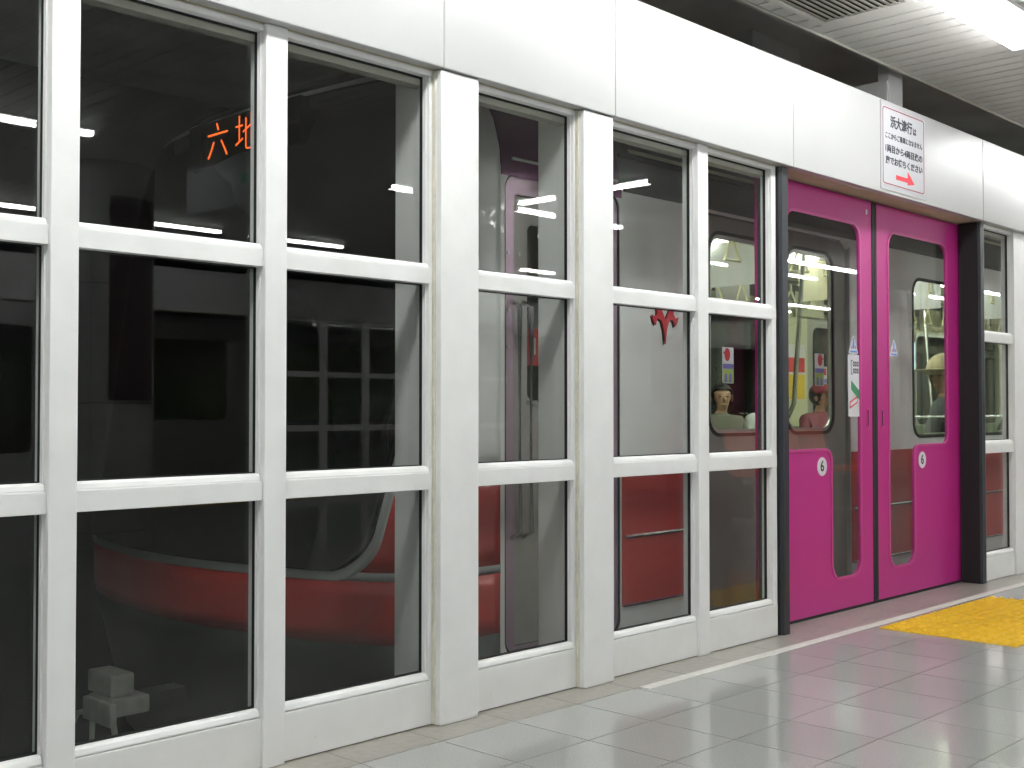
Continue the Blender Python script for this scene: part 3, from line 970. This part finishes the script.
# ---------------------------------------------------------------- passengers
def person(x, y, face, top, label, cover=None, lean=(0, 0), sc=1.0, turn=0, z0=.43):
    """seated figure, one skinned body; local +y is forward, hips on the seat at z0"""
    J = {}
    P = lambda n, c, r: J.__setitem__(n, (Vector(c), r))
    lx, ly = lean
    P('hip', (0, 0, .12), .135); P('waist', (lx * .3, .0 + ly * .3, .27), .12); P('chest', (lx * .7, -.01 + ly * .7, .44), .145)
    P('neckb', (lx, ly, .585), .060); P('neck', (lx, .006 + ly, .630), .043); P('jaw', (lx, .036 + ly, .678), .056); P('head', (lx, .020 + ly, .745), .088); P('crown', (lx, .006 + ly, .80), .072)
    ed = [('hip', 'waist'), ('waist', 'chest'), ('chest', 'neckb'), ('neckb', 'neck'), ('neck', 'jaw'), ('jaw', 'head'), ('head', 'crown')]
    for s, k in ((-1, 'l'), (1, 'r')):
        P('sh' + k, (s * .175 + lx * .85, ly * .85 - .01, .525), .062); P('el' + k, (s * .235 + lx * .6, .06 + ly * .6, .29), .045); P('wr' + k, (s * .12, .27 + ly * .3, .205), .030); P('pa' + k, (s * .085, .345 + ly * .3, .200), .034)
        P('th' + k, (s * .085, .05, .075), .092); P('kn' + k, (s * .10, .43, .075), .064); P('an' + k, (s * .10, .45, -.34), .040); P('to' + k, (s * .115, .61, -.39), .036)
        ed += [('chest', 'sh' + k), ('sh' + k, 'el' + k), ('el' + k, 'wr' + k), ('wr' + k, 'pa' + k), ('hip', 'th' + k), ('th' + k, 'kn' + k), ('kn' + k, 'an' + k), ('an' + k, 'to' + k)]
        bx, by, bz = J['pa' + k][0]
        for f, (dx, L) in enumerate(((.024, .070), (.008, .080), (-.008, .074), (-.023, .058))):
            n1, n2 = 'f%d%s' % (f, k), 'g%d%s' % (f, k)
            P(n1, (bx - s * dx, by + .03 + L * .5, bz + .002), .0088); P(n2, (bx - s * dx, by + .03 + L * .9, bz - .022), .0075)
            ed += [('pa' + k, n1), (n1, n2)]
        P('t1' + k, (bx - s * .045, by + .005, bz - .004), .010); P('t2' + k, (bx - s * .055, by + .04, bz - .012), .0085)
        ed += [('pa' + k, 't1' + k), ('t1' + k, 't2' + k)]
    names = list(J)
    ix = {n: i for i, n in enumerate(names)}
    me = bpy.data.meshes.new('body')
    me.from_pydata([J[n][0] for n in names], [(ix[a], ix[b]) for a, b in ed], [])
    tmp = bpy.data.objects.new('tmp', me); COL.objects.link(tmp)
    sk = tmp.modifiers.new('skin', 'SKIN')
    for i, n in enumerate(names):
        r = J[n][1]
        fx = 1.25 if n in ('hip', 'waist', 'chest') else 1
        me.skin_vertices[0].data[i].radius = (r * fx, r)
        me.skin_vertices[0].data[i].use_root = (n == 'hip')
    sb = tmp.modifiers.new('sub', 'SUBSURF'); sb.levels = 2; sb.render_levels = 2
    dg = bpy.context.evaluated_depsgraph_get()
    bme = bpy.data.meshes.new_from_object(tmp.evaluated_get(dg))
    bpy.data.objects.remove(tmp)
    ca, sa = math.cos(face), math.sin(face)
    root = thing('person', label, 'person', (x, y, z0))
    hx, hy = lx, .02 + ly
    ct, st_ = math.cos(turn), math.sin(turn)
    def W(v):
        a, b, c = v
        if c > .62:                      # the head turns on the neck
            a, b = hx + (a - hx) * ct - (b - hy) * st_, hy + (a - hx) * st_ + (b - hy) * ct
        a, b, c = a * sc, b * sc, c * sc
        return Vector((x + a * ca - b * sa, y + a * sa + b * ca, z0 + c))
    bm = bmesh.new(); bm.from_mesh(bme)
    for f in bm.faces:
        c = f.calc_center_median()
        if c.z > .60: f.material_index = 0
        elif c.y > .25 and .14 < c.z < .25 and abs(c.x) < .2: f.material_index = 0
        elif c.z < .16: f.material_index = 2
        else: f.material_index = 1
        f.smooth = True
    # nose, ears and lips grow from the same mesh
    def blob(c, r):
        g = bmesh.ops.create_icosphere(bm, subdivisions=2, radius=1)
        for v in g['verts']:
            v.co = Vector((c[0] + v.co.x * r[0], c[1] + v.co.y * r[1], c[2] + v.co.z * r[2]))
        for f in {f for v in g['verts'] for f in v.link_faces}:
            f.material_index = 0; f.smooth = True
    blob((hx, hy + .088, .715), (.013, .020, .022))
    blob((hx - .084, hy - .005, .725), (.012, .022, .032)); blob((hx + .084, hy - .005, .725), (.012, .022, .032))
    blob((hx, hy + .072, .672), (.024, .012, .008))
    for v in bm.verts: v.co = W(v.co)
    bm.to_mesh(bme); bm.free()
    body = link_mesh('body', bme, ['skin', top, 'trousers'], root)
    def part(name, m, c, r, cut=None, sub=3):
        b2 = bmesh.new()
        bmesh.ops.create_icosphere(b2, subdivisions=sub, radius=1)
        if cut is not None:
            bmesh.ops.delete(b2, geom=[v for v in b2.verts if cut(v.co)], context='VERTS')
        for v in b2.verts: v.co = W((c[0] + v.co.x * r[0], c[1] + v.co.y * r[1], c[2] + v.co.z * r[2]))
        for f in b2.faces: f.smooth = True
        m2 = bpy.data.meshes.new(name); b2.to_mesh(m2); b2.free()
        return link_mesh(name, m2, m, root)
    part('hair', 'hair', (hx, hy - .012, .748), (.096, .105, .105), lambda c: c.y > .38 and c.z < .28 and abs(c.x) < .72 or c.z < -.92)
    for s in (-1, 1):
        part('eye', 'eye', (hx + s * .032, hy + .074, .738), (.011, .007, .006), None, 2)
        part('eyebrow', 'hair', (hx + s * .034, hy + .076, .757), (.018, .006, .003), None, 2)
    if cover == 'cap':
        part('cap', 'capred', (hx, hy - .005, .765), (.104, .112, .095), lambda c: c.z < .0)
        part('cap_peak', 'capred', (hx, hy + .12, .768), (.075, .07, .007), lambda c: c.y < -.6)
    if cover == 'hat':
        part('hat_crown', 'hatc', (hx, hy - .002, .775), (.104, .114, .115), lambda c: c.z < -.3)
        part('hat_brim', 'hatc', (hx, hy, .777), (.185, .195, .010))
    return root
person(7.56, 5.08, PI - .55, 'shirt_g', 'dark-haired passenger in an olive top seated in the train, facing the doors', lean=(0, -.02), sc=.90, turn=-.2, z0=.40)
person(8.02, 5.08, PI - .2, 'shirt_w', 'passenger in a white shirt seated on the train bench, head bent forward', lean=(-.03, .12), sc=.92, z0=.40)
person(9.02, 5.08, PI - .3, 'shirt_p', 'passenger in a maroon cap and dusty pink top seated in the train', 'cap', sc=.92, turn=.3, z0=.40)
hp = person(7.93, 3.50, .15, 'shirt_b', 'passenger in a straw hat and dark jacket seated with back to the train window', 'hat', sc=1.04, turn=1.2)

MB().tube([(7.74, 3.36, .93), (7.80, 3.34, .945), (7.88, 3.33, .935), (7.96, 3.33, .89), (8.0, 3.34, .85)], .016, 8).build('bag_strap', 'bagstrap', hp, sm=True)
# ---------------------------------------------------------------- platform behind the camera (seen mirrored in the glass)
def column(x, y, label):
    t = thing('round_column', label, 'column', (x, y, 0), 'round clad columns along the platform')
    R = .37
    def ringp(name, m, z0, z1, r, a0=0, a1=2 * PI, n=32):
        mb = MB(); q = [(x + r * math.cos(a0 + (a1 - a0) * k / n), y + r * math.sin(a0 + (a1 - a0) * k / n)) for k in range(n + 1)]
        c = [(x + (r - .02) * math.cos(a0 + (a1 - a0) * k / n), y + (r - .02) * math.sin(a0 + (a1 - a0) * k / n)) for k in range(n + 1)]
        mb.prism_z(q + c[::-1], z0, z1)
        return mb.build(name, m, t, sm=True)
    MB().prism_z([(x + (R - .022) * math.cos(k * PI / 16), y + (R - .022) * math.sin(k * PI / 16)) for k in range(32)], .001, ZC - .001).build('core', 'gap', t, sm=True)
    for z0, z1, nm in ((.001, .115, 'base_panel'), (.122, 1.008, 'cladding_panel'), (1.016, 1.838, 'cladding_panel'), (1.846, ZC - .002, 'cladding_panel')):
        for k in range(6):
            a = k * PI / 3 + .10
            ringp(nm, 'clad', z0, z1, R, a + .008, a + PI / 3 - .008, 8)
    ringp('dark_board', 'cladd', 1.03, 2.45, R + .012, .87, 1.88, 8)
    return t
for k, x in enumerate((4.05, 10.2, 16.3)):
    column(x, -2.55, 'round grey clad platform column, %s along the row behind the benches' % ['first', 'second', 'third'][k])

def seat_row(x0, y, n, label):
    t = thing('seat_row', label, 'bench', (x0 + n * .25, y, 0))
    MB().tube([(x0 - .05, y, .36), (x0 + n * .5 - .02, y, .36)], .03, 8).build('beam', 'steel', t)
    for x in (x0 + .12, x0 + n * .5 - .2):
        l = MB().tube([(x, y, .36), (x, y, .02)], .025, 8).build('leg', 'steel', t)
        box('foot', 'steel', l, x - .04, x + .04, y - .22, y + .22, 0.001, .03)
    for k in range(n):
        a, b = x0 + k * .5, x0 + k * .5 + .44
        prof = [(y + .24, .40), (y + .23, .44), (y - .14, .415), (y - .20, .45), (y - .27, .78), (y - .24, .79), (y - .17, .47), (y - .13, .445)]
        prof = [(y + .24, .395), (y + .245, .425), (y + .20, .442), (y - .12, .43), (y - .165, .46), (y - .235, .78), (y - .262, .775), (y - .20, .44), (y - .15, .395)]
        smooth(MB().prism_x(prof, a, b).build('seat_shell', 'orange', t), 50)
    return t
seat_row(8.6, -.05, 4, 'row of orange plastic platform seats standing past the door')

hs = thing('hanging_sign', 'white hanging sign with a green arrow over the platform', 'sign', (4.0, -.75, 2.2))
box('sign_board', 'paper', hs, 3.97, 4.03, -1.25, -.30, 2.20, 2.50, .004)
for y in (-1.1, -.45):
    MB().tube([(4.0, y, 2.5), (4.0, y, ZC)], .012, 6).build('rod', 'steel', hs)
plate('green_arrow', 'green', hs, [[(.62, 2.33), (.50, 2.33), (.50, 2.29), (.36, 2.355), (.50, 2.42), (.50, 2.38), (.62, 2.38)]], 0, .003, face='-x', x0=3.967)

# opposite screen
def opp_bay(x0, w, label):
    o = None
    src = [q for q in bpy.data.objects if q.name == 'screen_bay.005'][0]
    c = copy_tree(src)
    c.location = (x0 + w / 2, YB, 0)
    c.rotation_euler = (0, 0, PI)
    c['label'] = label; c['group'] = 'bays of the opposite glass screen'
    return c
OBX = [(7.86 + .628 * k, 1) for k in range(6)]
for k, (x, _) in enumerate(OBX):
    opp_bay(x, .558, 'three-pane glazed bay of the opposite platform screen')
    u = thing('screen_mullion', 'slim white mullion of the opposite platform screen', 'mullion', (x + .593, YB, 0), 'mullions of the opposite glass screen')
    box('upright', 'white', u, x + .558, x + .628, YB - .08, YB + .01, 0, ZH, .003)
OX = [1.5, 4.0, 5.9, 7.85, 10.2, 12.6, 15.0, 17.5]
for k in range(len(OX) - 1):
    h = thing('header_panel', 'white header panel of the opposite platform screen', 'panel', ((OX[k] + OX[k + 1]) / 2, YB, ZH), 'header panels of the opposite screen')
    box('face_sheet', 'header', h, OX[k] + .0015, OX[k + 1] - .0015, YB + .005, YB + .045, ZH, ZT, .004)
    box('soffit_sheet', 'soffit', h, OX[k] + .0015, OX[k + 1] - .0015, YB - .2, YB + .005, ZH + .001, ZH + .02)
sd = thing('service_door', 'grey service door with a rounded window in the opposite screen', 'door', (4.75, YB, 0))
plate('door_leaf', 'greydoor', sd, [[(4.25, .01), (5.25, .01), (5.25, 2.0), (4.25, 2.0)], rr(4.45, .55, 4.98, 1.78, .06)], YB - .04, .04)
plate('door_glass', 'tglass', sd, [rr(4.45, .551, 4.98, 1.779, .06)], YB - .02, .006)
MB().tube([(5.14, YB + .002, .95), (5.14, YB + .05, .95), (5.02, YB + .05, .95)], .010, 8).build('lever_handle', 'chrome', sd)
for a, b, nm in ((1.5, 4.24, 'wide grey infill panel of the opposite screen'), (5.26, 5.9, 'narrow grey infill panel beside the opposite service door')):
    tag(box('infill_panel', 'greydoor', None, a, b, YB - .06, YB - .005, .005, ZH - .002, .004), nm, 'panel')
tag(MB().box(5.9, 7.85, YB + .35, YB + .65, 0, .004).build('tactile_strip', 'yellow'), 'yellow tactile strip before the opposite doorway', 'paving')

# second train standing at the opposite platform edge
ot = thing('train', 'dim grey train standing behind the opposite platform screen', 'train', (9.0, YB - 1.6, -1.15))
OY = YB - .50
ow = [(6.25, 7.45), (8.3, 10.4), (11.2, 12.4), (13.2, 15.4)]
plate('side_wall', 'tdoor', ot, [[(3.0, -.3), (17.0, -.3), (17.0, 2.0), (3.0, 2.0)]] + [rr(a, .85, b, 1.75, .08) for a, b in ow], OY - .05, .05)
for a, b in ow:
    plate('side_glass', 'tglass', ot, [rr(a + .002, .852, b - .002, 1.748, .078)], OY - .03, .005)
box('skirt', 'tskirt', ot, 3.0, 17.0, OY - .05, OY - .01, -.95, -.3)
box('cabin_back_wall', 'cwall', ot, 3.0, 17.0, OY - 2.3, OY - 2.25, -.3, 2.0)
box('cabin_floor', 'cfloor', ot, 3.0, 17.0, OY - 2.25, OY - .05, -.3, .0)
box('roof', 'troof', ot, 3.0, 17.0, OY - 2.3, OY, 2.0, 2.06)
MB().tube([(3.1, OY - .9, 1.86), (16.9, OY - .9, 1.86)], .015, 6).build('strap_rail', 'chrome', ot)
for x in (6.0, 9.0, 12.0, 15.0):
    box('light_strip', 'dimstrip', ot, x, x + 1.2, OY - 1.3, OY - 1.2, 1.96, 1.985)
